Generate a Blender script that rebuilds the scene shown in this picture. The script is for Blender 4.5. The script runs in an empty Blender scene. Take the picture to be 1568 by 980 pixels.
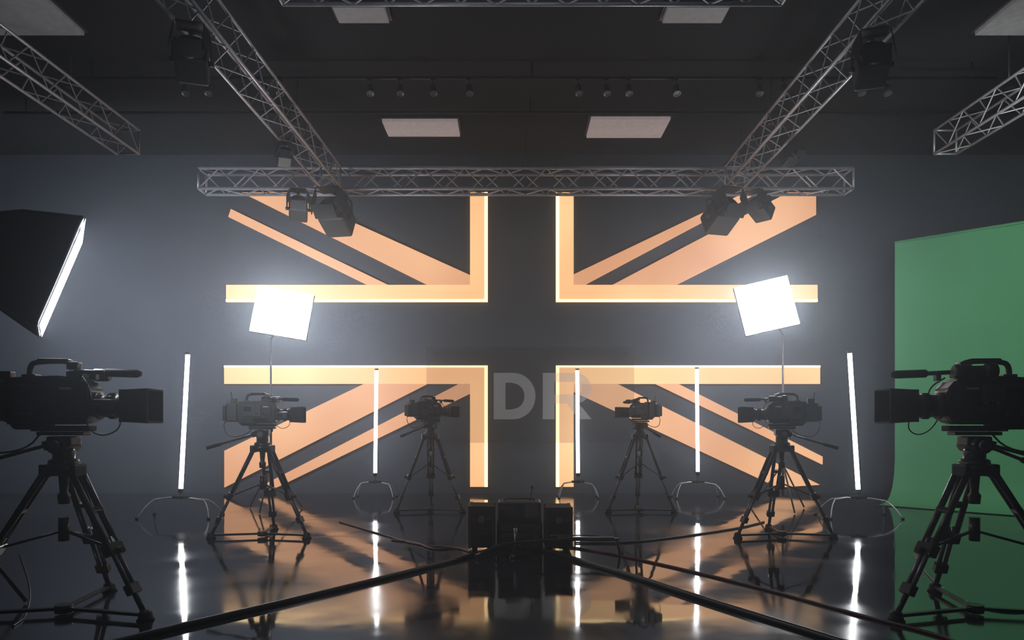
import bpy, bmesh, math, random
from mathutils import Vector, Matrix
random.seed(3)
F=1100.0; H=1.2
def W(px,py,Y): return Vector(((px-784)*Y/F, Y, H+(645-py)*Y/F))
def G(px,py):   # floor point
    Y=F*H/(py-645.0); return Vector(((px-784)*Y/F,Y,0))

# ---------------- materials ----------------
def mat(name,col,rough=0.5,metal=0.0,emit=None,estr=0.0,var=0.15,nscale=12.0,spec=0.5):
    m=bpy.data.materials.new(name); m.use_nodes=True
    nt=m.node_tree; b=nt.nodes['Principled BSDF']
    b.inputs['Roughness'].default_value=rough; b.inputs['Metallic'].default_value=metal
    b.inputs['Specular IOR Level'].default_value=spec
    tc=nt.nodes.new('ShaderNodeTexCoord'); n=nt.nodes.new('ShaderNodeTexNoise')
    n.inputs['Scale'].default_value=nscale; n.inputs['Detail'].default_value=4
    nt.links.new(tc.outputs['Object'],n.inputs['Vector'])
    r=nt.nodes.new('ShaderNodeValToRGB'); e=r.color_ramp.elements
    e[0].position=0.3; e[1].position=0.7
    e[0].color=(*[c*(1-var) for c in col],1); e[1].color=(*[min(1,c*(1+var)) for c in col],1)
    nt.links.new(n.outputs['Fac'],r.inputs['Fac']); nt.links.new(r.outputs['Color'],b.inputs['Base Color'])
    if emit:
        b.inputs['Emission Color'].default_value=(*emit,1); b.inputs['Emission Strength'].default_value=estr
    return m
M={}
M['body']=mat('camera_black_plastic',(0.013,0.014,0.017),0.36)
M['body2']=mat('camera_dark_grey',(0.04,0.042,0.05),0.42)
M['rubber']=mat('rubber_black',(0.007,0.007,0.008),0.65,spec=0.3)
M['tripod']=mat('tripod_black_metal',(0.013,0.013,0.016),0.35,0.3)
M['silver']=mat('tripod_grey_alloy',(0.12,0.12,0.14),0.35,0.6)
M['chrome']=mat('stand_bright_steel',(0.42,0.42,0.45),0.35,0.6)
M['glass']=mat('lens_glass',(0.01,0.012,0.02),0.05,0.0)
M['label']=mat('white_print',(0.55,0.55,0.55),0.6)
M['red']=mat('dark_red_cable_rubber',(0.07,0.010,0.015),0.5)
M['lcd']=mat('lcd_screen',(0.02,0.03,0.04),0.15)
M['alu']=mat('truss_aluminium',(0.42,0.42,0.47),0.4,0.4)
M['truss_dark']=mat('truss_steel_dark',(0.08,0.08,0.09),0.4,0.4)
M['fixture']=mat('fixture_black',(0.008,0.008,0.010),0.5)
M['tube']=mat('led_tube_diffuser',(0.9,0.9,0.9),0.4,emit=(0.93,0.96,1.0),estr=11.0)
M['panel']=mat('led_panel_diffuser',(0.9,0.9,0.9),0.4,emit=(0.95,0.97,1.0),estr=28.0)
M['soft']=mat('softbox_diffuser',(0.9,0.9,0.9),0.5,emit=(0.93,0.96,1.0),estr=17.0)
M['softcloth']=mat('softbox_black_fabric',(0.010,0.011,0.014),0.75)
M['ceilpanel']=mat('ceiling_panel_opal',(0.42,0.36,0.36),0.6,emit=(0.75,0.62,0.62),estr=0.26)
M['ceilpanel_dim']=mat('ceiling_panel_faint_glow',(0.28,0.28,0.30),0.6,emit=(0.6,0.6,0.65),estr=0.06)  # pale panel, not a lamp; faint emission added to brighten it
M['green']=mat('chroma_green_fabric',(0.075,0.30,0.14),0.85,var=0.06,nscale=1.5)
M['cable']=mat('cable_black',(0.008,0.009,0.012),0.42)
M['case']=mat('road_case_laminate',(0.007,0.007,0.009),0.7,spec=0.1)

# ---------------- builder ----------------
class B:
    def __init__(s): s.bm=bmesh.new(); s.mats=[]
    def mi(s,k):
        if k not in s.mats: s.mats.append(k)
        return s.mats.index(k)
    def merge(s,t,k,M4=None):
        i=s.mi(k)
        for f in t.faces: f.material_index=i
        if M4 is not None: bmesh.ops.transform(t,matrix=M4,verts=t.verts)
        me=bpy.data.meshes.new('t'); t.to_mesh(me); t.free(); s.bm.from_mesh(me); bpy.data.meshes.remove(me)
    def box(s,c,d,k,rot=None,bev=0.0,taper=None):
        t=bmesh.new(); bmesh.ops.create_cube(t,size=1)
        for v in t.verts:
            v.co.x*=d[0]; v.co.y*=d[1]; v.co.z*=d[2]
        if taper:
            for v in t.verts:
                if v.co.x>0: v.co.y*=taper; v.co.z*=taper
        if bev>0: bmesh.ops.bevel(t,geom=t.edges[:],offset=bev,segments=2,affect='EDGES',profile=0.6)
        m=Matrix.Translation(c)
        if rot is not None: m=m@rot.to_4x4()
        s.merge(t,k,m)
    def cyl(s,p1,p2,r1,k,r2=None,seg=14,cap=True):
        p1=Vector(p1);p2=Vector(p2); r2=r1 if r2 is None else r2
        d=p2-p1; q=d.to_track_quat('Z','Y').to_matrix()
        t=bmesh.new(); a=[];b=[]
        for i in range(seg):
            an=2*math.pi*i/seg; u=Vector((math.cos(an),math.sin(an),0))
            a.append(t.verts.new(p1+q@(u*r1))); b.append(t.verts.new(p2+q@(u*r2)))
        for i in range(seg):
            f=t.faces.new((a[i],a[(i+1)%seg],b[(i+1)%seg],b[i])); f.smooth=True
        if cap: t.faces.new(a[::-1]); t.faces.new(b)
        s.merge(t,k)
    def lathe(s,o,ax,prof,k,seg=24):
        o=Vector(o); q=Vector(ax).to_track_quat('Z','Y').to_matrix()
        t=bmesh.new(); rings=[]
        for (h,r) in prof:
            rings.append([t.verts.new(o+q@Vector((math.cos(2*math.pi*i/seg)*r,math.sin(2*math.pi*i/seg)*r,h))) for i in range(seg)])
        for j in range(len(rings)-1):
            for i in range(seg):
                f=t.faces.new((rings[j][i],rings[j][(i+1)%seg],rings[j+1][(i+1)%seg],rings[j+1][i]))
                f.smooth=abs(prof[j+1][0]-prof[j][0])>abs(prof[j+1][1]-prof[j][1])
        t.faces.new(rings[0][::-1]); t.faces.new(rings[-1])
        s.merge(t,k)
    def tube(s,pts,r,k,seg=8,smooth=0):
        pts=[Vector(p) for p in pts]
        for _ in range(smooth):
            n=[pts[0]]
            for i in range(len(pts)-1):
                n.append(pts[i]*0.75+pts[i+1]*0.25); n.append(pts[i]*0.25+pts[i+1]*0.75)
            n.append(pts[-1]); pts=n
        t=bmesh.new(); rings=[]; up=Vector((0.13,0.21,0.97)).normalized()
        for i,p in enumerate(pts):
            d=(pts[min(i+1,len(pts)-1)]-pts[max(i-1,0)]).normalized()
            a=d.cross(up)
            if a.length<0.05: a=d.cross(Vector((1,0,0)))
            a.normalize(); b=a.cross(d)
            rings.append([t.verts.new(p+(a*math.cos(2*math.pi*j/seg)+b*math.sin(2*math.pi*j/seg))*r) for j in range(seg)])
        for j in range(len(rings)-1):
            for i in range(seg):
                f=t.faces.new((rings[j][i],rings[j][(i+1)%seg],rings[j+1][(i+1)%seg],rings[j+1][i])); f.smooth=True
        t.faces.new(rings[0][::-1]); t.faces.new(rings[-1])
        s.merge(t,k)
    def prism(s,poly,y0,y1,k,bev=0.0):
        t=bmesh.new(); a=[t.verts.new((x,y0,z)) for x,z in poly]; b=[t.verts.new((x,y1,z)) for x,z in poly]
        n=len(poly); t.faces.new(a); t.faces.new(b[::-1])
        for i in range(n): t.faces.new((a[i],b[i],b[(i+1)%n],a[(i+1)%n]))
        bmesh.ops.recalc_face_normals(t,faces=t.faces)
        if bev>0: bmesh.ops.bevel(t,geom=t.edges[:],offset=bev,segments=2,affect='EDGES')
        s.merge(t,k)
    def quad(s,vs,k):
        t=bmesh.new(); t.faces.new([t.verts.new(v) for v in vs]); s.merge(t,k)
    def done(s,name,loc=(0,0,0),rz=0,sc=1.0,rot=None):
        bmesh.ops.recalc_face_normals(s.bm,faces=s.bm.faces)
        me=bpy.data.meshes.new(name); s.bm.to_mesh(me); s.bm.free()
        for k in s.mats: me.materials.append(M[k])
        o=bpy.data.objects.new(name,me); bpy.context.scene.collection.objects.link(o)
        o.location=loc; o.scale=(sc,sc,sc)
        if rot is not None: o.rotation_euler=rot
        else: o.rotation_euler=(0,0,rz)
        return o

# ---------------- room ----------------
YW=12.0; XL=-9.0; XR=9.0; CZ=5.65; YB=-3.0
def wallmat(name,col,rough,bump):
    m=mat(name,col,rough,var=0.08,nscale=0.8); nt=m.node_tree; b=nt.nodes['Principled BSDF']
    n=nt.nodes.new('ShaderNodeTexNoise'); n.inputs['Scale'].default_value=60; n.inputs['Detail'].default_value=5
    tc=nt.nodes.new('ShaderNodeTexCoord'); nt.links.new(tc.outputs['Object'],n.inputs['Vector'])
    bp=nt.nodes.new('ShaderNodeBump'); bp.inputs['Strength'].default_value=bump; bp.inputs['Distance'].default_value=0.01
    nt.links.new(n.outputs['Fac'],bp.inputs['Height']); nt.links.new(bp.outputs['Normal'],b.inputs['Normal'])
    return m
M['wall']=wallmat('wall_charcoal_paint',(0.040,0.049,0.067),0.8,0.15)
M['ceil']=wallmat('ceiling_black_paint',(0.006,0.008,0.012),0.9,0.2)
fm=bpy.data.materials.new('floor_polished_resin'); fm.use_nodes=True; nt=fm.node_tree; b=nt.nodes['Principled BSDF']
tc=nt.nodes.new('ShaderNodeTexCoord')
n1=nt.nodes.new('ShaderNodeTexNoise'); n1.inputs['Scale'].default_value=0.9; n1.inputs['Detail'].default_value=6; n1.inputs['Distortion'].default_value=0.8
nt.links.new(tc.outputs['Object'],n1.inputs['Vector'])
mr=nt.nodes.new('ShaderNodeMapRange'); mr.inputs['From Min'].default_value=0.40; mr.inputs['From Max'].default_value=0.66
mr.inputs['To Min'].default_value=0.035; mr.inputs['To Max'].default_value=0.17
nt.links.new(n1.outputs['Fac'],mr.inputs['Value']); nt.links.new(mr.outputs['Result'],b.inputs['Roughness'])
cr=nt.nodes.new('ShaderNodeValToRGB'); cr.color_ramp.elements[0].color=(0.007,0.008,0.011,1); cr.color_ramp.elements[1].color=(0.022,0.023,0.029,1)
nt.links.new(n1.outputs['Fac'],cr.inputs['Fac']); nt.links.new(cr.outputs['Color'],b.inputs['Base Color'])
n2=nt.nodes.new('ShaderNodeTexNoise'); n2.inputs['Scale'].default_value=1.6; n2.inputs['Detail'].default_value=2
nt.links.new(tc.outputs['Object'],n2.inputs['Vector'])
bp=nt.nodes.new('ShaderNodeBump'); bp.inputs['Strength'].default_value=0.10; bp.inputs['Distance'].default_value=0.02
nt.links.new(n2.outputs['Fac'],bp.inputs['Height']); nt.links.new(bp.outputs['Normal'],b.inputs['Normal'])
b.inputs['IOR'].default_value=2.3
M['floor']=fm
def slab(name,c,d,k):
    x=B(); x.box((0,0,0),d,k); return x.done(name,c)
slab('floor',((XL+XR)/2,(YW+YB)/2,-0.1),(XR-XL,YW-YB,0.2),'floor')
slab('ceiling',((XL+XR)/2,(YW+YB)/2,CZ+0.1),(XR-XL,YW-YB,0.2),'ceil')
slab('wall_back',(0,YW+0.1,CZ/2),(XR-XL,0.2,CZ),'wall')
slab('wall_left',(XL-0.1,(YW+YB)/2,CZ/2),(0.2,YW-YB,CZ),'wall')
slab('wall_right',(XR+0.1,(YW+YB)/2,CZ/2),(0.2,YW-YB,CZ),'wall')

# ---------------- Union Jack wall light ----------------
def emis(name,c1,c2,s):
    m=mat(name,c1,0.5); nt=m.node_tree; b=nt.nodes['Principled BSDF']
    tc=nt.nodes.new('ShaderNodeTexCoord'); n=nt.nodes.new('ShaderNodeTexNoise'); n.inputs['Scale'].default_value=0.45; n.inputs['Detail'].default_value=1
    nt.links.new(tc.outputs['Object'],n.inputs['Vector'])
    r=nt.nodes.new('ShaderNodeValToRGB'); r.color_ramp.elements[0].position=0.35; r.color_ramp.elements[1].position=0.65
    r.color_ramp.elements[0].color=(*c1,1); r.color_ramp.elements[1].color=(*c2,1)
    nt.links.new(n.outputs['Fac'],r.inputs['Fac']); nt.links.new(r.outputs['Color'],b.inputs['Emission Color'])
    b.inputs['Emission Strength'].default_value=s
    b.inputs['Specular IOR Level'].default_value=0.1
    for l in list(b.inputs['Base Color'].links): nt.links.remove(l)
    b.inputs['Base Color'].default_value=(0.2,0.13,0.09,1)
    return m
M['fl_diag']=emis('flag_panel_salmon',(0.66,0.31,0.155),(0.86,0.46,0.24),1.05)
M['fl_band']=emis('flag_panel_amber',(0.86,0.44,0.20),(1.0,0.62,0.30),1.25)
M['fl_edge']=emis('flag_led_edge',(1.0,0.70,0.34),(1.0,0.78,0.42),2.6)
M['fl_side']=mat('flag_tray_edge',(0.25,0.12,0.06),0.6)
fl=B()
def plate(pts,k,t=0.05):
    P=[W(x,y,YW) for x,y in pts]
    fl.prism([(p.x,p.z) for p in P],YW-t,YW,'fl_side' if k is None else k)
for (x0,x1,hx0,hx1) in ((720,747,348,720),(851,878,878,1250)):
    plate([(x0,296),(x1,296),(x1,463),(x0,463)],'fl_band')
    plate([(hx0,437),(hx1,437),(hx1,463),(hx0,463)],'fl_band')
for (x0,x1,hx0,hx1) in ((720,747,345,720),(851,878,878,1254)):
    plate([(x0,560),(x1,560),(x1,745),(x0,745)],'fl_band')
    plate([(hx0,560),(hx1,560),(hx1,588),(hx0,588)],'fl_band')
D=[[(372,296),(441,296),(720,422),(720,437),(655,437)],
   [(355,321),(595,437),(563,437),(351,333)],
   [(1205,296),(1248,296),(1248,330),(1035,437),(937,437)],
   [(1140,296),(1160,296),(895,437),(878,437),(878,421)],
   [(558,588),(655,588),(345,746),(345,690)],
   [(703,588),(720,588),(720,603),(425,746),(397,746)],
   [(878,588),(945,588),(1254,742),(1190,746),(878,600)],
   [(1003,588),(1038,588),(1258,699),(1258,711)]]
for p in D: plate(p,'fl_diag',0.045)
def strip(x0,y0,x1,y1): 
    a=W(x0,y0,YW);b_=W(x1,y1,YW); fl.box(((a.x+b_.x)/2,YW-0.055,(a.z+b_.z)/2),(abs(a.x-b_.x),0.012,abs(a.z-b_.z)),'fl_edge')
for s_ in ((742,296,747,463),(348,459,742,463),(851,296,856,463),(856,459,1250,463),
          (742,560,747,745),(345,560,742,563),(851,560,856,745),(856,560,1254,563)): strip(*s_)
fl.done('union_jack_wall_light')

# ---------------- tinted sign on wall ----------------
def tinted(name,col,fac,em=0.0):
    sm=bpy.data.materials.new(name); sm.use_nodes=True; nt=sm.node_tree
    b=nt.nodes['Principled BSDF']; out=nt.nodes['Material Output']
    b.inputs['Base Color'].default_value=(*col,1); b.inputs['Roughness'].default_value=0.5
    b.inputs['Emission Color'].default_value=(1,1,1,1); b.inputs['Emission Strength'].default_value=em
    tr=nt.nodes.new('ShaderNodeBsdfTransparent'); mx=nt.nodes.new('ShaderNodeMixShader'); mx.inputs[0].default_value=fac
    nt.links.new(tr.outputs[0],mx.inputs[1]); nt.links.new(b.outputs[0],mx.inputs[2]); nt.links.new(mx.outputs[0],out.inputs['Surface'])
    return sm
M['smoke']=tinted('smoked_acrylic',(0.03,0.03,0.035),0.17)
M['sign']=tinted('frosted_letter_vinyl_glow',(0.28,0.28,0.29),0.24,0.13)  # letters are no lamp; weak emission lifts them to grey
sg=B(); YS=11.86
a=W(653,532,YS); c=W(971,678,YS)
sg.box(((a.x+c.x)/2,YS,(a.z+c.z)/2),(c.x-a.x,0.012,a.z-c.z),'smoke')
for px in (665,960):
    for py in (540,670):
        p=W(px,py,YS); sg.cyl((p.x,YS+0.007,p.z),(p.x,YW,p.z),0.008,'fixture')
def letter(poly,k='sign'):
    P=[W(x,y,YS) for x,y in poly]; sg.prism([(p.x,p.z) for p in P],YS-0.012,YS-0.008,k)
def arcpts(cx,cy,rx,ry,a0,a1,n=16): return [(cx+rx*math.cos(math.radians(a0+(a1-a0)*i/n)),cy-ry*math.sin(math.radians(a0+(a1-a0)*i/n))) for i in range(n+1)]
def arcband(cx,cy,rx,ry,th):
    o=arcpts(cx,cy,rx,ry,90,-90); i_=arcpts(cx,cy,rx-th,ry-th*0.95,90,-90)
    for j in range(16): letter([o[j],o[j+1],i_[j+1],i_[j]])
letter([(756,571),(774,571),(774,642),(756,642)])
letter([(774,571),(786,571),(786,586),(774,586)]); letter([(774,627),(786,627),(786,642),(774,642)])
arcband(786,606.5,34,35.5,17)
letter([(831,571),(849,571),(849,642),(831,642)])
letter([(849,571),(880,571),(880,585),(849,585)]); letter([(849,604),(880,604),(880,618),(849,618)])
arcband(880,594.5,25,23.5,14)
letter([(868,618),(886,618),(906,642),(886,642)])
sg.done('smoked_wall_sign')

# ---------------- trusses ----------------
def truss(name,p1,p2,w=0.29,h=0.31,r=0.018,k='alu',pitch=0.3,lr=0.0085):
    p1=Vector(p1);p2=Vector(p2); d=(p2-p1); L=d.length; d.normalize()
    s=d.cross(Vector((0,0,1))).normalized(); u=Vector((0,0,1))
    x=B(); cs=[s*a*w/2+u*b_*h/2 for a,b_ in ((-1,-1),(1,-1),(1,1),(-1,1))]
    o=(p1+p2)/2
    for c_ in cs: x.cyl(p1+c_-o,p2+c_-o,r,k,seg=10)
    n=max(2,int(L/pitch))
    for f in range(4):
        A=cs[f];C=cs[(f+1)%4]
        for i in range(n):
            q0=p1+d*(L*i/n)-o; q1=p1+d*(L*(i+1)/n)-o
            if i%2==0: x.cyl(q0+A,q1+C,lr,k,seg=6,cap=False)
            else: x.cyl(q0+C,q1+A,lr,k,seg=6,cap=False)
        for q in (p1-o,p2-o): x.cyl(q+A,q+C,lr*1.6,k,seg=6)
    m=max(2,int(L/2.5))
    for i in range(m):
        q=p1+d*(L*(i+0.5)/m)-o
        x.cyl(q+u*(h/2),Vector((q.x,q.y,CZ-0.005-o.z)),0.008,'truss_dark',seg=6)
        x.box(q+u*(h/2+0.02),(0.08,0.08,0.05),'fixture')
    return x.done(name,o)
TZ=4.87
truss('lighting_truss',(-4.74,11.0,TZ),(5.16,11.0,TZ),r=0.024,lr=0.012)
truss('lighting_truss',(-2.85,4.6,TZ),(-2.72,10.78,TZ))
truss('lighting_truss',(3.28,4.6,TZ),(3.34,10.78,TZ))
truss('lighting_truss',(-5.1,4.6,TZ),(-5.05,9.45,TZ))
truss('lighting_truss',(5.7,4.6,TZ),(5.7,9.45,TZ))
truss('lighting_truss',(-2.0,6.12,TZ+0.12),(2.35,6.12,TZ+0.12))

# ---------------- ceiling panels ----------------
def cpanel(x0,x1,y0,y1,k='ceilpanel'):
    x=B(); x.box((0,0,0),(x1-x0,y1-y0,0.05),k,bev=0.006)
    x.box((0,0,0.035),(x1-x0+0.06,y1-y0+0.06,0.03),'truss_dark')
    x.done('ceiling_light_panel',((x0+x1)/2,(y0+y1)/2,CZ-0.051))
cpanel(-1.9,-0.8,10.5,11.05); cpanel(1.15,2.3,10.42,11.1)
cpanel(-6.6,-4.85,7.4,8.15,'ceilpanel_dim'); cpanel(5.25,7.0,7.4,8.15,'ceilpanel_dim')
cpanel(-1.9,-1.35,7.6,7.9,'ceilpanel_dim'); cpanel(1.65,2.3,7.6,7.9,'ceilpanel_dim')
def pipe(y,x0,x1,z=5.45):
    x=B(); x.cyl((x0,0,0),(x1,0,0),0.02,'fixture',seg=8)
    for q in (x0+0.3,(x0+x1)/2,x1-0.3): x.cyl((q,0,0),(q,0,CZ-0.005-z),0.01,'fixture',seg=6)
    x.done('ceiling_pipe',(0,y,z))
pipe(8.9,-5.5,6.0); pipe(9.9,-7,7.5)
def minispot(px,Y=8.9):
    X=(px-784)*Y/F; x=B()
    x.cyl((0,0,0),(0,0,-0.06),0.012,'fixture',seg=8); x.box((0,0,-0.0),(0.05,0.07,0.05),'fixture')
    x.lathe((0,0.03,-0.06),(0.1,-0.35,-1),[(0,0.03),(0.01,0.04),(0.1,0.045),(0.13,0.05),(0.13,0.04),(0.12,0.03)],'silver',12)
    x.done('track_spotlight',(X,Y,5.43))
for px in (283,318,405,428,566,612,663,718,885,928,962,1035,1162,1200,1318,1358): minispot(px)

# ---------------- stage fixtures ----------------
def fresnel(loc,yaw,s,name='stage_fresnel_light',tilt=0.5):
    x=B()
    x.box((0,0,0.0),(0.07,0.07,0.09),'fixture',bev=0.008)
    x.cyl((0,0,-0.03),(0,0,-0.12),0.014,'fixture')
    x.tube([(-0.2,0,-0.36),(-0.2,0,-0.14),(-0.17,0,-0.11),(0.17,0,-0.11),(0.2,0,-0.14),(0.2,0,-0.36)],0.014,'fixture')
    R=Matrix.Rotation(-tilt,3,'X')
    def T(v): return Vector((0,0,-0.33))+R@Vector(v)
    x.box(T((0,0.02,0)),(0.34,0.34,0.3),'fixture',rot=R,bev=0.03)
    x.cyl(T((0,-0.14,0)),T((0,-0.22,0)),0.15,'fixture',seg=20)
    x.cyl(T((0,-0.221,0)),T((0,-0.224,0)),0.13,'glass',seg=20)
    for sx in (-1,1): 
        x.box(T((sx*0.18,-0.3,0)),(0.008,0.18,0.28),'fixture',rot=R@Matrix.Rotation(sx*-0.35,3,'Z'))
        x.cyl((sx*0.17,0,-0.33),(sx*0.23,0,-0.33),0.03,'fixture')
        x.box(T((0,-0.3,sx*0.18)),(0.28,0.18,0.008),'fixture',rot=R@Matrix.Rotation(sx*0.35,3,'X'))
    for i in range(4): x.box(T((0,0.0+0.05*i-0.03,0.155)),(0.24,0.015,0.02),'fixture',rot=R)
    x.done(name,loc,yaw,s)
HB=TZ-0.155-0.03
for px,s,yw in ((462,0.8,0.3),(520,1.2,-0.2),(1098,1.15,0.3),(1159,0.8,-0.9)):
    fresnel(((px-784)*11.0/F,10.82,HB-0.03),yw,s)
for px,Y in ((405,9.0),(1228,9.0)):
    fresnel(((px-784)*Y/F+(0.25 if px<700 else -0.15),Y,HB-0.02),0.4,0.5)
fresnel((-2.85,6.4,HB-0.02),0.3,0.8); fresnel((3.25,6.5,HB-0.02),-0.3,0.8)

# ---------------- green screen ----------------
gs=B()
p0=Vector((5.55,10.56)); p1=Vector((8.3,7.9)); dr=(p1-p0).normalized()
nr=Vector((dr.y,-dr.x)); 
if nr.y>0: nr=-nr
prof=[(0.75,0.012),(0.55,0.014),(0.38,0.035),(0.24,0.1),(0.12,0.22),(0.04,0.4),(0,0.62)]+[(0,0.62+3.23*i/8) for i in range(1,9)]
t=bmesh.new(); NC=24; rows=[]
for j,(o_,z) in enumerate(prof):
    row=[]
    for i in range(NC+1):
        u=i/NC; q=p0.lerp(p1,u)+nr*(o_+0.012*math.sin(u*30)*min(1,z))
        row.append(t.verts.new((q.x-0.25*nr.x,q.y-0.25*nr.y,z)))
    rows.append(row)
for j in range(len(rows)-1):
    for i in range(NC): 
        f=t.faces.new((rows[j][i],rows[j][i+1],rows[j+1][i+1],rows[j+1][i])); f.smooth=True
gs.merge(t,'green')
a=p0-nr*0.25; c=p1-nr*0.25
gs.cyl((a.x,a.y,3.87),(c.x,c.y,3.87),0.02,'green')
for q in (a.lerp(c,0.03),a.lerp(c,0.97)):
    q=q-nr*0.08; gs.cyl((q.x,q.y,0.0),(q.x,q.y,3.87),0.025,'fixture')
    for an in (0.3,2.4,4.5): gs.cyl((q.x,q.y,0.4),(q.x+0.3*math.cos(an),q.y+0.3*math.sin(an),0.02),0.012,'fixture')
gs.done('green_screen_backdrop')

# ---------------- LED tubes ----------------
def ledtube(xb,xt,yt,yb,Y,s):
    x=B(); a=W(xb,yb,Y); c=W(xt,yt,Y); base=Vector((a.x,Y,0)); A=a-base; C=c-base
    x.cyl(A,C,0.028,'tube',seg=8)
    d=(C-A).normalized()
    x.cyl(A-d*0.05,A,0.03,'fixture',seg=16); x.cyl(C,C+d*0.025,0.03,'fixture',seg=16)
    z=0.25
    x.cyl((0,0,z-0.03),A-d*0.05,0.014,'truss_dark'); x.box((0,0,z),(0.2,0.07,0.035),'fixture',bev=0.008)
    for sy in (-1,1):
        x.tube([(-0.44*s,sy*0.22*s,0.012),(-0.38*s,sy*0.12*s,0.15),(-0.29*s,sy*0.02,z),(0.29*s,sy*0.02,z-0.02),(0.38*s,sy*0.12*s,0.15),(0.44*s,sy*0.22*s,0.012)],0.0085,'chrome',smooth=1)
        for sx in (-1,1): x.cyl((sx*0.44*s,sy*0.22*s,0.0),(sx*0.44*s,sy*0.22*s,0.02),0.02,'rubber')
    x.done('led_tube_light',base)
ledtube(277,287.5,543,748,9.0,1.0); ledtube(1314,1301,541,749,9.0,1.0)
ledtube(574.5,576.5,567,724,11.3,0.7); ledtube(885,884,567,724,11.3,0.7); ledtube(1068.5,1067,565,722,11.3,0.85)

# ---------------- LED panels on stands ----------------
def ledpanel(cx,cy,Y,w,h,roll,yaw,pitch,sx):
    x=B(); c=W(cx,cy,Y); R=Matrix.Rotation(yaw,3,'Z')@Matrix.Rotation(pitch,3,'X')@Matrix.Rotation(roll,3,'Y')
    base=Vector((W(sx,600,Y).x,Y+0.12,0)); C=c-base
    x.box(C+R@Vector((0,-0.036,0)),(w,0.012,h),'panel',rot=R)
    x.box(C,(w+0.015,0.06,h+0.015),'fixture',rot=R,bev=0.008)
    x.box(C+R@Vector((0,0.06,0)),(w*0.5,0.07,h*0.5),'fixture',rot=R,bev=0.02)
    x.tube([C+R@Vector((0,0.07,-0.0)),C+R@Vector((0,0.14,-0.05)),(0,0,C.z-h*0.5-0.02)],0.014,'fixture')
    x.cyl((0,0,1.0),(0,0,C.z-h*0.5),0.013,'chrome'); x.cyl((0,0,0.2),(0,0,1.1),0.017,'truss_dark'); x.cyl((0,0,1.06),(0,0,1.12),0.03,'fixture')
    for an in (0.5,2.6,4.7):
        x.tube([(0,0,0.62),(0.42*math.cos(an),0.42*math.sin(an),0.015)],0.011,'truss_dark')
        x.cyl((0,0,0.25),(0.24*math.cos(an),0.24*math.sin(an),0.28),0.007,'truss_dark')
    x.done('led_panel_light',base)
ledpanel(432.5,480,9.6,0.73,0.62,math.radians(9),math.radians(8),math.radians(-6),410)
ledpanel(1173,469,9.6,0.70,0.67,math.radians(-12.5),math.radians(-8),math.radians(-6),1204)

# ---------------- softbox ----------------
def softbox():
    x=B(); Y=4.9; c=W(91,428,Y)
    n=Vector((0.79,0.50,-0.33)).normalized(); w=Vector((-n.y,n.x,0)).normalized(); u=n.cross(w).normalized()
    if u.z<0: u=-u
    hw,hh=0.38,0.375; dep=0.62
    fr=[w*a*hw+u*b_*hh for a,b_ in ((-1,-1),(1,-1),(1,1),(-1,1))]
    bk=[-n*dep+w*a*0.12+u*b_*0.12 for a,b_ in ((-1,-1),(1,-1),(1,1),(-1,1))]
    mid=[-n*dep*0.5+(w*a*0.29+u*b_*0.28) for a,b_ in ((-1,-1),(1,-1),(1,1),(-1,1))]
    x.quad([v+n*0.02 for v in fr],'soft')
    for i in range(4):
        j=(i+1)%4
        x.quad([fr[i],fr[j],mid[j],mid[i]],'softcloth'); x.quad([mid[i],mid[j],bk[j],bk[i]],'softcloth')
        x.cyl(fr[i],fr[j],0.010,'silver'); x.cyl(fr[i],mid[i],0.009,'softcloth'); x.cyl(mid[i],bk[i],0.009,'softcloth')
    x.quad(bk,'softcloth')
    x.cyl(-n*dep,-n*(dep+0.25),0.12,'fixture',seg=18); x.cyl(-n*(dep-0.03),-n*(dep+0.01),0.16,'fixture',seg=18)
    sp=-n*(dep+0.1); gx,gy=sp.x,sp.y
    x.cyl((gx,gy,sp.z-0.05),(gx,gy,-c.z+0.25),0.018,'fixture')
    x.box((gx,gy,sp.z-0.12),(0.06,0.06,0.1),'fixture',bev=0.01)
    for an in (0.4,2.5,4.6): x.cyl((gx,gy,-c.z+0.8),(gx+0.5*math.cos(an),gy+0.5*math.sin(an),-c.z+0.015),0.013,'fixture')
    x.done('softbox_light',c)
softbox()

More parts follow.
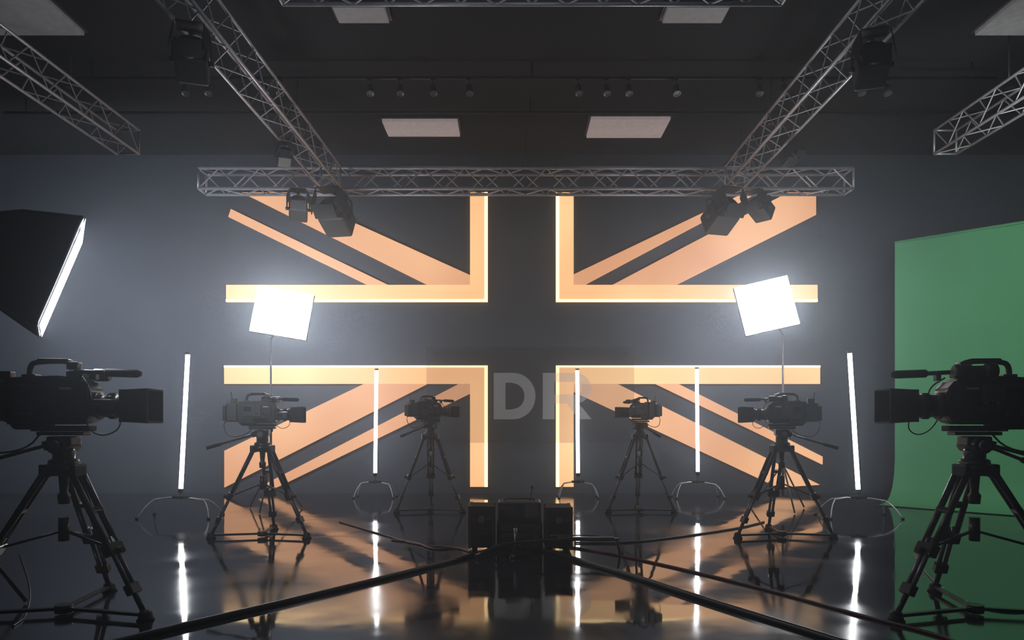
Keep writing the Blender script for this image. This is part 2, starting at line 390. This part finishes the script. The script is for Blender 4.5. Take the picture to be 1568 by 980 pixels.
# ---------------- video camera ----------------
def camcorder(loc,yaw,s,cable=True):
    x=B()
    x.prism([(-0.30,0.035),(0.14,0.035),(0.19,0.07),(0.20,0.25),(0.15,0.31),(0.02,0.335),(-0.30,0.32)],-0.1,0.1,'body',bev=0.014)
    x.box((-0.375,0,0.18),(0.15,0.17,0.25),'body2',bev=0.02); x.box((-0.47,0,0.17),(0.045,0.15,0.2),'body',bev=0.012)
    x.box((0,0,0.01),(0.34,0.11,0.035),'rubber',bev=0.006)
    x.prism([(-0.28,0.035),(-0.25,0.004),(-0.14,0.004),(-0.08,0.035)],-0.08,0.08,'rubber',bev=0.006)
    for sy in (-1,1):
        y=sy*0.1
        x.box((-0.12,y,0.2),(0.24,0.02,0.16),'body2',bev=0.008)
        x.box((0.08,y,0.21),(0.11,0.016,0.13),'body',bev=0.006)
        x.box((-0.17,y+sy*0.012,0.225),(0.09,0.006,0.06),'lcd',bev=0.002)
        x.box((0.06,y+sy*0.009,0.255),(0.07,0.003,0.014),'label')
        for i in range(6): x.cyl((-0.08+0.022*i,y,0.165),(-0.08+0.022*i,y+sy*0.016,0.165),0.007,'silver' if i%3==0 else 'rubber',seg=8)
        for i in range(3): x.cyl((-0.22+0.04*i,y,0.1),(-0.22+0.04*i,y+sy*0.022,0.1),0.013,'body2',seg=12)
        x.box((0.0,y+sy*0.004,0.08),(0.2,0.01,0.05),'rubber',bev=0.004)
    x.lathe((0.19,0,0.15),(1,0,0),[(0,0.065),(0.015,0.085),(0.03,0.085),(0.035,0.07),(0.08,0.07),(0.083,0.078),(0.12,0.078),(0.123,0.072),(0.15,0.075),(0.155,0.083),(0.19,0.083),(0.2,0.088)],'body',28)
    for i in range(24):
        an=2*math.pi*i/24; x.box((0.29,0.079*math.cos(an),0.15+0.079*math.sin(an)),(0.034,0.006,0.006),'rubber')
    x.box((0.27,-0.095,0.14),(0.15,0.07,0.1),'body2',bev=0.02); x.box((0.24,-0.13,0.14),(0.07,0.02,0.04),'rubber',bev=0.006)
    for sgn in (-1,1):
        x.box((0.46,0,0.15+sgn*0.097),(0.17,0.25,0.012),'rubber',rot=Matrix.Rotation(-sgn*0.06,3,'Y'),bev=0.003)
        x.box((0.46,sgn*0.122,0.15),(0.17,0.012,0.2),'rubber',rot=Matrix.Rotation(sgn*0.05,3,'Z'),bev=0.003)
    x.box((0.39,0,0.15),(0.03,0.23,0.185),'body',bev=0.008)
    x.cyl((0.40,0,0.15),(0.415,0,0.15),0.075,'glass',seg=28)
    x.tube([(-0.2,0,0.31),(-0.2,0,0.39),(-0.17,0,0.425),(0.04,0,0.43),(0.08,0,0.40),(0.1,0,0.32)],0.017,'body',seg=10,smooth=2)
    x.box((-0.06,0,0.43),(0.18,0.045,0.03),'rubber',bev=0.01)
    x.box((-0.19,0,0.33),(0.08,0.08,0.03),'body2',bev=0.006); x.box((0.08,0,0.345),(0.1,0.09,0.04),'body2',bev=0.01)
    x.box((0.06,0,0.40),(0.07,0.06,0.05),'body',bev=0.01)
    x.box((0.12,0.1,0.36),(0.05,0.16,0.03),'body2',bev=0.006)
    x.lathe((0.2,0.17,0.355),(-1,0,0),[(0,0.035),(0.01,0.042),(0.09,0.042),(0.1,0.034),(0.17,0.034),(0.18,0.045),(0.23,0.052),(0.24,0.04)],'body',18)
    x.box((0.2,-0.04,0.34),(0.03,0.05,0.06),'body2',bev=0.006)
    x.cyl((0.08,-0.04,0.365),(0.3,-0.04,0.355),0.014,'body'); x.lathe((0.26,-0.04,0.357),(1,0,-0.03),[(0,0.018),(0.01,0.026),(0.19,0.026),(0.215,0.014)],'rubber',14)
    x.box((-0.36,0.03,0.335),(0.09,0.06,0.06),'body',bev=0.008); x.cyl((-0.39,0.03,0.35),(-0.41,0.03,0.45),0.005,'rubber',seg=6)
    if cable:
        x.tube([(0.14,-0.07,0.33),(0.2,-0.13,0.28),(0.22,-0.14,0.2),(0.24,-0.12,0.14)],0.005,'cable',smooth=2)
        x.tube([(0.16,-0.08,0.1),(0.2,-0.12,0.0),(0.28,-0.12,-0.04),(0.36,-0.08,0.0),(0.36,-0.05,0.08)],0.004,'cable',smooth=2)
        x.tube([(-0.45,0,0.1),(-0.5,-0.02,0.0),(-0.42,-0.04,-0.15),(-0.2,-0.03,-0.12),(-0.1,-0.04,0.0)],0.006,'cable',smooth=2)
    x.done('video_camera',loc,yaw,s)

def tripod(loc,zt,spread,angs,hyaw,s=1.0,handles=(3.6,)):
    x=B(); zb=zt-0.23*s
    R=Matrix.Rotation(hyaw,3,'Z')
    x.box((0,0,zt-0.035),(0.26*s,0.1*s,0.022),'tripod',rot=R,bev=0.004)
    x.box((0,0,zt-0.075*s-0.005),(0.14*s,0.13*s,0.06*s),'tripod',rot=R,bev=0.012)
    x.cyl(R@Vector((0,-0.11*s,zt-0.1*s)),R@Vector((0,0.11*s,zt-0.1*s)),0.05*s,'tripod',seg=20)
    x.cyl(R@Vector((0,-0.135*s,zt-0.1*s)),R@Vector((0,0.135*s,zt-0.1*s)),0.03*s,'silver',seg=16)
    x.lathe((0,0,zt-0.12*s),(0,0,-1),[(0,0.05*s),(0.02*s,0.06*s),(0.06*s,0.06*s),(0.07*s,0.08*s),(0.1*s,0.085*s),(0.12*s,0.07*s),(0.16*s,0.03*s),(0.26*s,0.022*s),(0.28*s,0.035*s),(0.33*s,0.03*s)],'tripod',20)
    x.lathe((0,0,zb+0.02*s),(0,0,-1),[(0,0.085*s),(0.01*s,0.1*s),(0.06*s,0.1*s),(0.07*s,0.085*s)],'tripod',20)
    for ha in handles:
        d=Vector((math.cos(ha+hyaw),math.sin(ha+hyaw),-0.30)).normalized(); o=Vector((0,0,zt-0.1*s))+Vector((d.x,d.y,0))*0.08*s
        x.cyl(o,o+d*0.42*s,0.011*s,'tripod'); x.cyl(o+d*0.34*s,o+d*0.48*s,0.018*s,'rubber'); x.cyl(o-d*0.02,o+d*0.03,0.028*s,'tripod')
    for an in angs:
        r=Vector((math.cos(an),math.sin(an),0)); t_=Vector((-r.y,r.x,0))
        top=r*0.085*s+Vector((0,0,zb-0.02*s)); ft=r*spread+Vector((0,0,0.03))
        d=ft-top
        x.box(top,(0.07*s,0.10*s,0.075*s),'tripod',rot=Matrix.Rotation(an,3,'Z'),bev=0.012)
        k1=top+d*0.47; k2=top+d*0.55; k3=top+d*0.82
        for sg_ in (-1,1):
            x.cyl(top+t_*0.038*s*sg_,k2+t_*0.034*s*sg_,0.019*s,'tripod',r2=0.018*s)
            x.cyl(k1+t_*0.018*s*sg_,k3+t_*0.018*s*sg_,0.014*s,'silver')
        ang=Matrix.Rotation(an,3,'Z')
        tilt=math.atan2(math.hypot(d.x,d.y),-d.z)
        rb=ang@Matrix.Rotation(-tilt,3,'Y')
        x.box(k2,(0.06*s,0.12*s,0.075*s),'tripod',rot=rb,bev=0.01)
        x.box(top+d*0.28,(0.035*s,0.10*s,0.03*s),'tripod',rot=rb,bev=0.006)
        x.box(k3,(0.05*s,0.08*s,0.065*s),'tripod',rot=rb,bev=0.008)
        x.cyl(k2+r*0.02*s,k2+r*0.065*s,0.017*s,'rubber')
        x.cyl(k3,ft,0.018*s,'tripod',r2=0.015*s)
        x.lathe(ft+Vector((0,0,0.035)),(0,0,-1),[(0,0.016*s),(0.012,0.034*s),(0.045,0.04*s),(0.064,0.05*s)],'rubber',14)
        x.box((ft+Vector((0,0,0.0)))*0.5+Vector((0,0,0.02)),(spread*0.95,0.035*s,0.02),'tripod',rot=ang,bev=0.003)
        x.tube([top+d*0.55,Vector((0,0,zb-0.36*s-0.02))],0.008*s,'tripod')
    x.cyl((0,0,0.012),(0,0,0.06),0.05*s,'tripod',seg=16)
    x.cyl((0,0,zb-0.44*s),(0,0,zb-0.3*s),0.03*s,'tripod',seg=14)
    x.done('camera_tripod',loc)
rad=math.radians
def rig(px,base_y,py_mount,yaw,s,spread,angs,handles,ts=None):
    Y=F*H/(base_y-645.0); X=(px-784)*Y/F; zt=H+(645-py_mount)*Y/F
    tripod((X,Y,0),zt,spread,[rad(a) for a in angs],yaw,ts or s,handles)
    camcorder((X,Y,zt-0.022+0.008*s),yaw,s)
rig(98,940,655,rad(6),1.0,0.60,(-14,95,194),(3.5,),1.05)
rig(1492,940,655,rad(173),1.0,0.60,(-14,80,196),(2.7,3.6),1.05)
rig(402,822,650,rad(8),0.78,0.50,(-12,95,192),(3.4,),1.0)
rig(1197,822,650,rad(170),0.78,0.50,(-12,85,192),(2.8,),1.0)
rig(659,784,641,rad(35),0.72,0.44,(-12,95,192),(3.4,),0.95)
rig(980,784,641,rad(128),0.68,0.44,(-12,85,192),(2.8,),0.95)

# ---------------- centre equipment ----------------
def roadcase(X,Y,w,d,h,name='equipment_road_case'):
    x=B(); x.box((0,0,h/2+0.02),(w,d,h-0.04),'case',bev=0.008)
    for sx in (-1,1):
        for sy in (-1,1): 
            x.box((sx*(w/2-0.012),sy*(d/2-0.012),h/2+0.02),(0.03,0.03,h-0.03),'body',bev=0.004)
            x.cyl((sx*(w/2-0.05),sy*(d/2-0.05),0.0),(sx*(w/2-0.05),sy*(d/2-0.05),0.04),0.02,'rubber')
    x.box((0,-d/2-0.004,h*0.72),(w,0.01,0.02),'body'); x.box((0,-d/2-0.01,h*0.72),(0.05,0.015,0.06),'truss_dark',bev=0.003)
    x.tube([(-0.06,-d/2,h*0.4),(-0.06,-d/2-0.03,h*0.4),(0.06,-d/2-0.03,h*0.4),(0.06,-d/2,h*0.4)],0.008,'rubber')
    x.done(name,(X,Y,0))
roadcase(-0.28,6.75,0.24,0.34,0.42); roadcase(0.43,6.75,0.25,0.34,0.41)
x=B()
x.box((0,0,0.14),(0.42,0.32,0.24),'case',bev=0.01); x.box((0,0,0.36),(0.40,0.26,0.18),'body',bev=0.012)
for i in range(3):
    x.box((0,-0.163,0.06+0.075*i),(0.38,0.012,0.06),'body',bev=0.003)
    for j in range(7): x.cyl((-0.15+0.05*j,-0.168,0.06+0.075*i),(-0.15+0.05*j,-0.18,0.06+0.075*i),0.01,'truss_dark' if j%3==0 else 'rubber',seg=8)
x.box((-0.08,-0.132,0.37),(0.18,0.006,0.12),'lcd'); x.box((0.11,-0.132,0.37),(0.12,0.006,0.12),'body2')
x.tube([(-0.14,0,0.44),(-0.14,0,0.47),(0.14,0,0.47),(0.14,0,0.44)],0.01,'rubber')
x.cyl((0.1,0.03,0.44),(0.12,0.03,0.56),0.005,'rubber'); x.cyl((0.12,0.03,0.56),(0.12,0.03,0.59),0.012,'rubber')
for sx in (-1,1):
    for sy in (-1,1): x.cyl((sx*0.17,sy*0.12,0),(sx*0.17,sy*0.12,0.03),0.02,'rubber')
x.done('video_mixer_rack',(0.07,6.78,0))
x=B()
x.cyl((0,0,0.01),(0,0,0.26),0.014,'silver'); x.cyl((0,0,0),(0,0,0.03),0.05,'tripod')
x.tube([(-0.35,-0.05,0.02),(-0.12,0,0.12),(0.0,0,0.13),(0.35,0,0.16),(0.92,0.05,0.15)],0.016,'tripod',smooth=1)
x.box((0.62,0.02,0.165),(0.5,0.05,0.025),'body2',bev=0.005); x.tube([(0.3,0,0.19),(0.5,-0.02,0.2),(0.75,0,0.19)],0.006,'red',smooth=1)
x.cyl((0.9,0.05,0.15),(0.93,0.05,0.01),0.01,'tripod'); x.cyl((-0.1,0,0.12),(-0.2,0.0,0.0),0.012,'tripod')
for an in (0.6,2.6,4.4): x.tube([(0,0,0.1),(0.16*math.cos(an),0.16*math.sin(an),0.01)],0.009,'tripod')
x.done('low_boom_stand',(0.03,6.33,0))

# ---------------- cables ----------------
def cable(pts,r,k='cable',name='floor_cable'):
    x=B(); P=[G(a,b_)+Vector((0,0,r)) for a,b_ in pts]; o=P[0].copy(); o.z=0
    x.tube([p-o for p in P],r,k,smooth=3); x.done(name,o)
cable([(765,838),(735,850),(640,875),(480,915),(330,950),(230,974),(90,1010)],0.018)
cable([(812,838),(850,850),(960,882),(1090,925),(1230,968),(1330,1000)],0.018)
cable([(845,836),(900,842),(1000,862),(1160,900),(1320,945),(1440,974),(1500,1000)],0.009,'red')
cable([(880,832),(960,833),(1050,822),(1130,810),(1170,800)],0.009)
cable([(715,843),(690,838),(640,836),(600,824),(560,812),(520,800)],0.008,'red')
cable([(720,846),(700,840),(660,843),(640,832),(600,828)],0.009)
cable([(30,850),(48,900),(42,945),(20,960)],0.006)
cable([(1400,850),(1425,890),(1480,925),(1540,940),(1600,935)],0.006)

# ---------------- lights ----------------
def area(name,loc,target,size,power,col=(1,1,1),sy=None):
    l=bpy.data.lights.new(name,'AREA'); l.energy=power; l.color=col; l.size=size
    if sy: l.shape='RECTANGLE'; l.size_y=sy
    o=bpy.data.objects.new(name,l); o.location=loc
    o.rotation_euler=(Vector(target)-Vector(loc)).to_track_quat('-Z','Y').to_euler(); bpy.context.scene.collection.objects.link(o)
area('left_wall_glow_fill',(-6.4,9.2,3.0),(-6.3,12,2.4),0.8,120,(0.88,0.92,1))  # added lamp without a fixture, imitates softbox glow on the wall
area('green_screen_fill',(4.7,7.0,3.4),(6.8,9.4,2.5),1.0,72,(0.95,1,0.95))  # unseen lamp added to brighten the green fabric
area('overhead_fill',(0,4.5,5.5),(0,9,0),4.0,18,(0.70,0.83,1),2.0)
area('truss_front_fill',(0,2.0,3.6),(0,9,5.2),3.0,8,(0.8,0.88,1))  # added fill with no fixture, lightens the trusses from the front
area('panel_glow_fill_left',(-3.1,10.2,2.6),(-3.3,12,2.6),0.6,72,(0.86,0.92,1))  # added lamp, stands in for wall glow around the left panel
area('panel_glow_fill_right',(3.4,10.2,2.7),(3.6,12,2.7),0.6,58,(0.86,0.92,1))  # same added glow lamp behind the right panel
w=bpy.data.worlds.new('World'); bpy.context.scene.world=w; w.use_nodes=True
bg=w.node_tree.nodes['Background']; bg.inputs[0].default_value=(0.35,0.42,0.6,1); bg.inputs[1].default_value=0.07
vs=w.node_tree.nodes.new('ShaderNodeVolumeScatter'); vs.inputs['Color'].default_value=(0.76,0.86,1,1)
vs.inputs['Density'].default_value=0.017; vs.inputs['Anisotropy'].default_value=0.8
w.node_tree.links.new(vs.outputs[0],w.node_tree.nodes['World Output'].inputs['Volume'])

cd=bpy.data.cameras.new('Camera'); cam=bpy.data.objects.new('Camera',cd); bpy.context.scene.collection.objects.link(cam)
cam.location=(0,0,H); cam.rotation_euler=(math.radians(90),0,0)
cd.sensor_width=36; cd.lens=36*F/1568; cd.shift_y=155/1568; cd.clip_end=100
bpy.context.scene.camera=cam
bpy.context.scene.view_settings.view_transform='Standard'
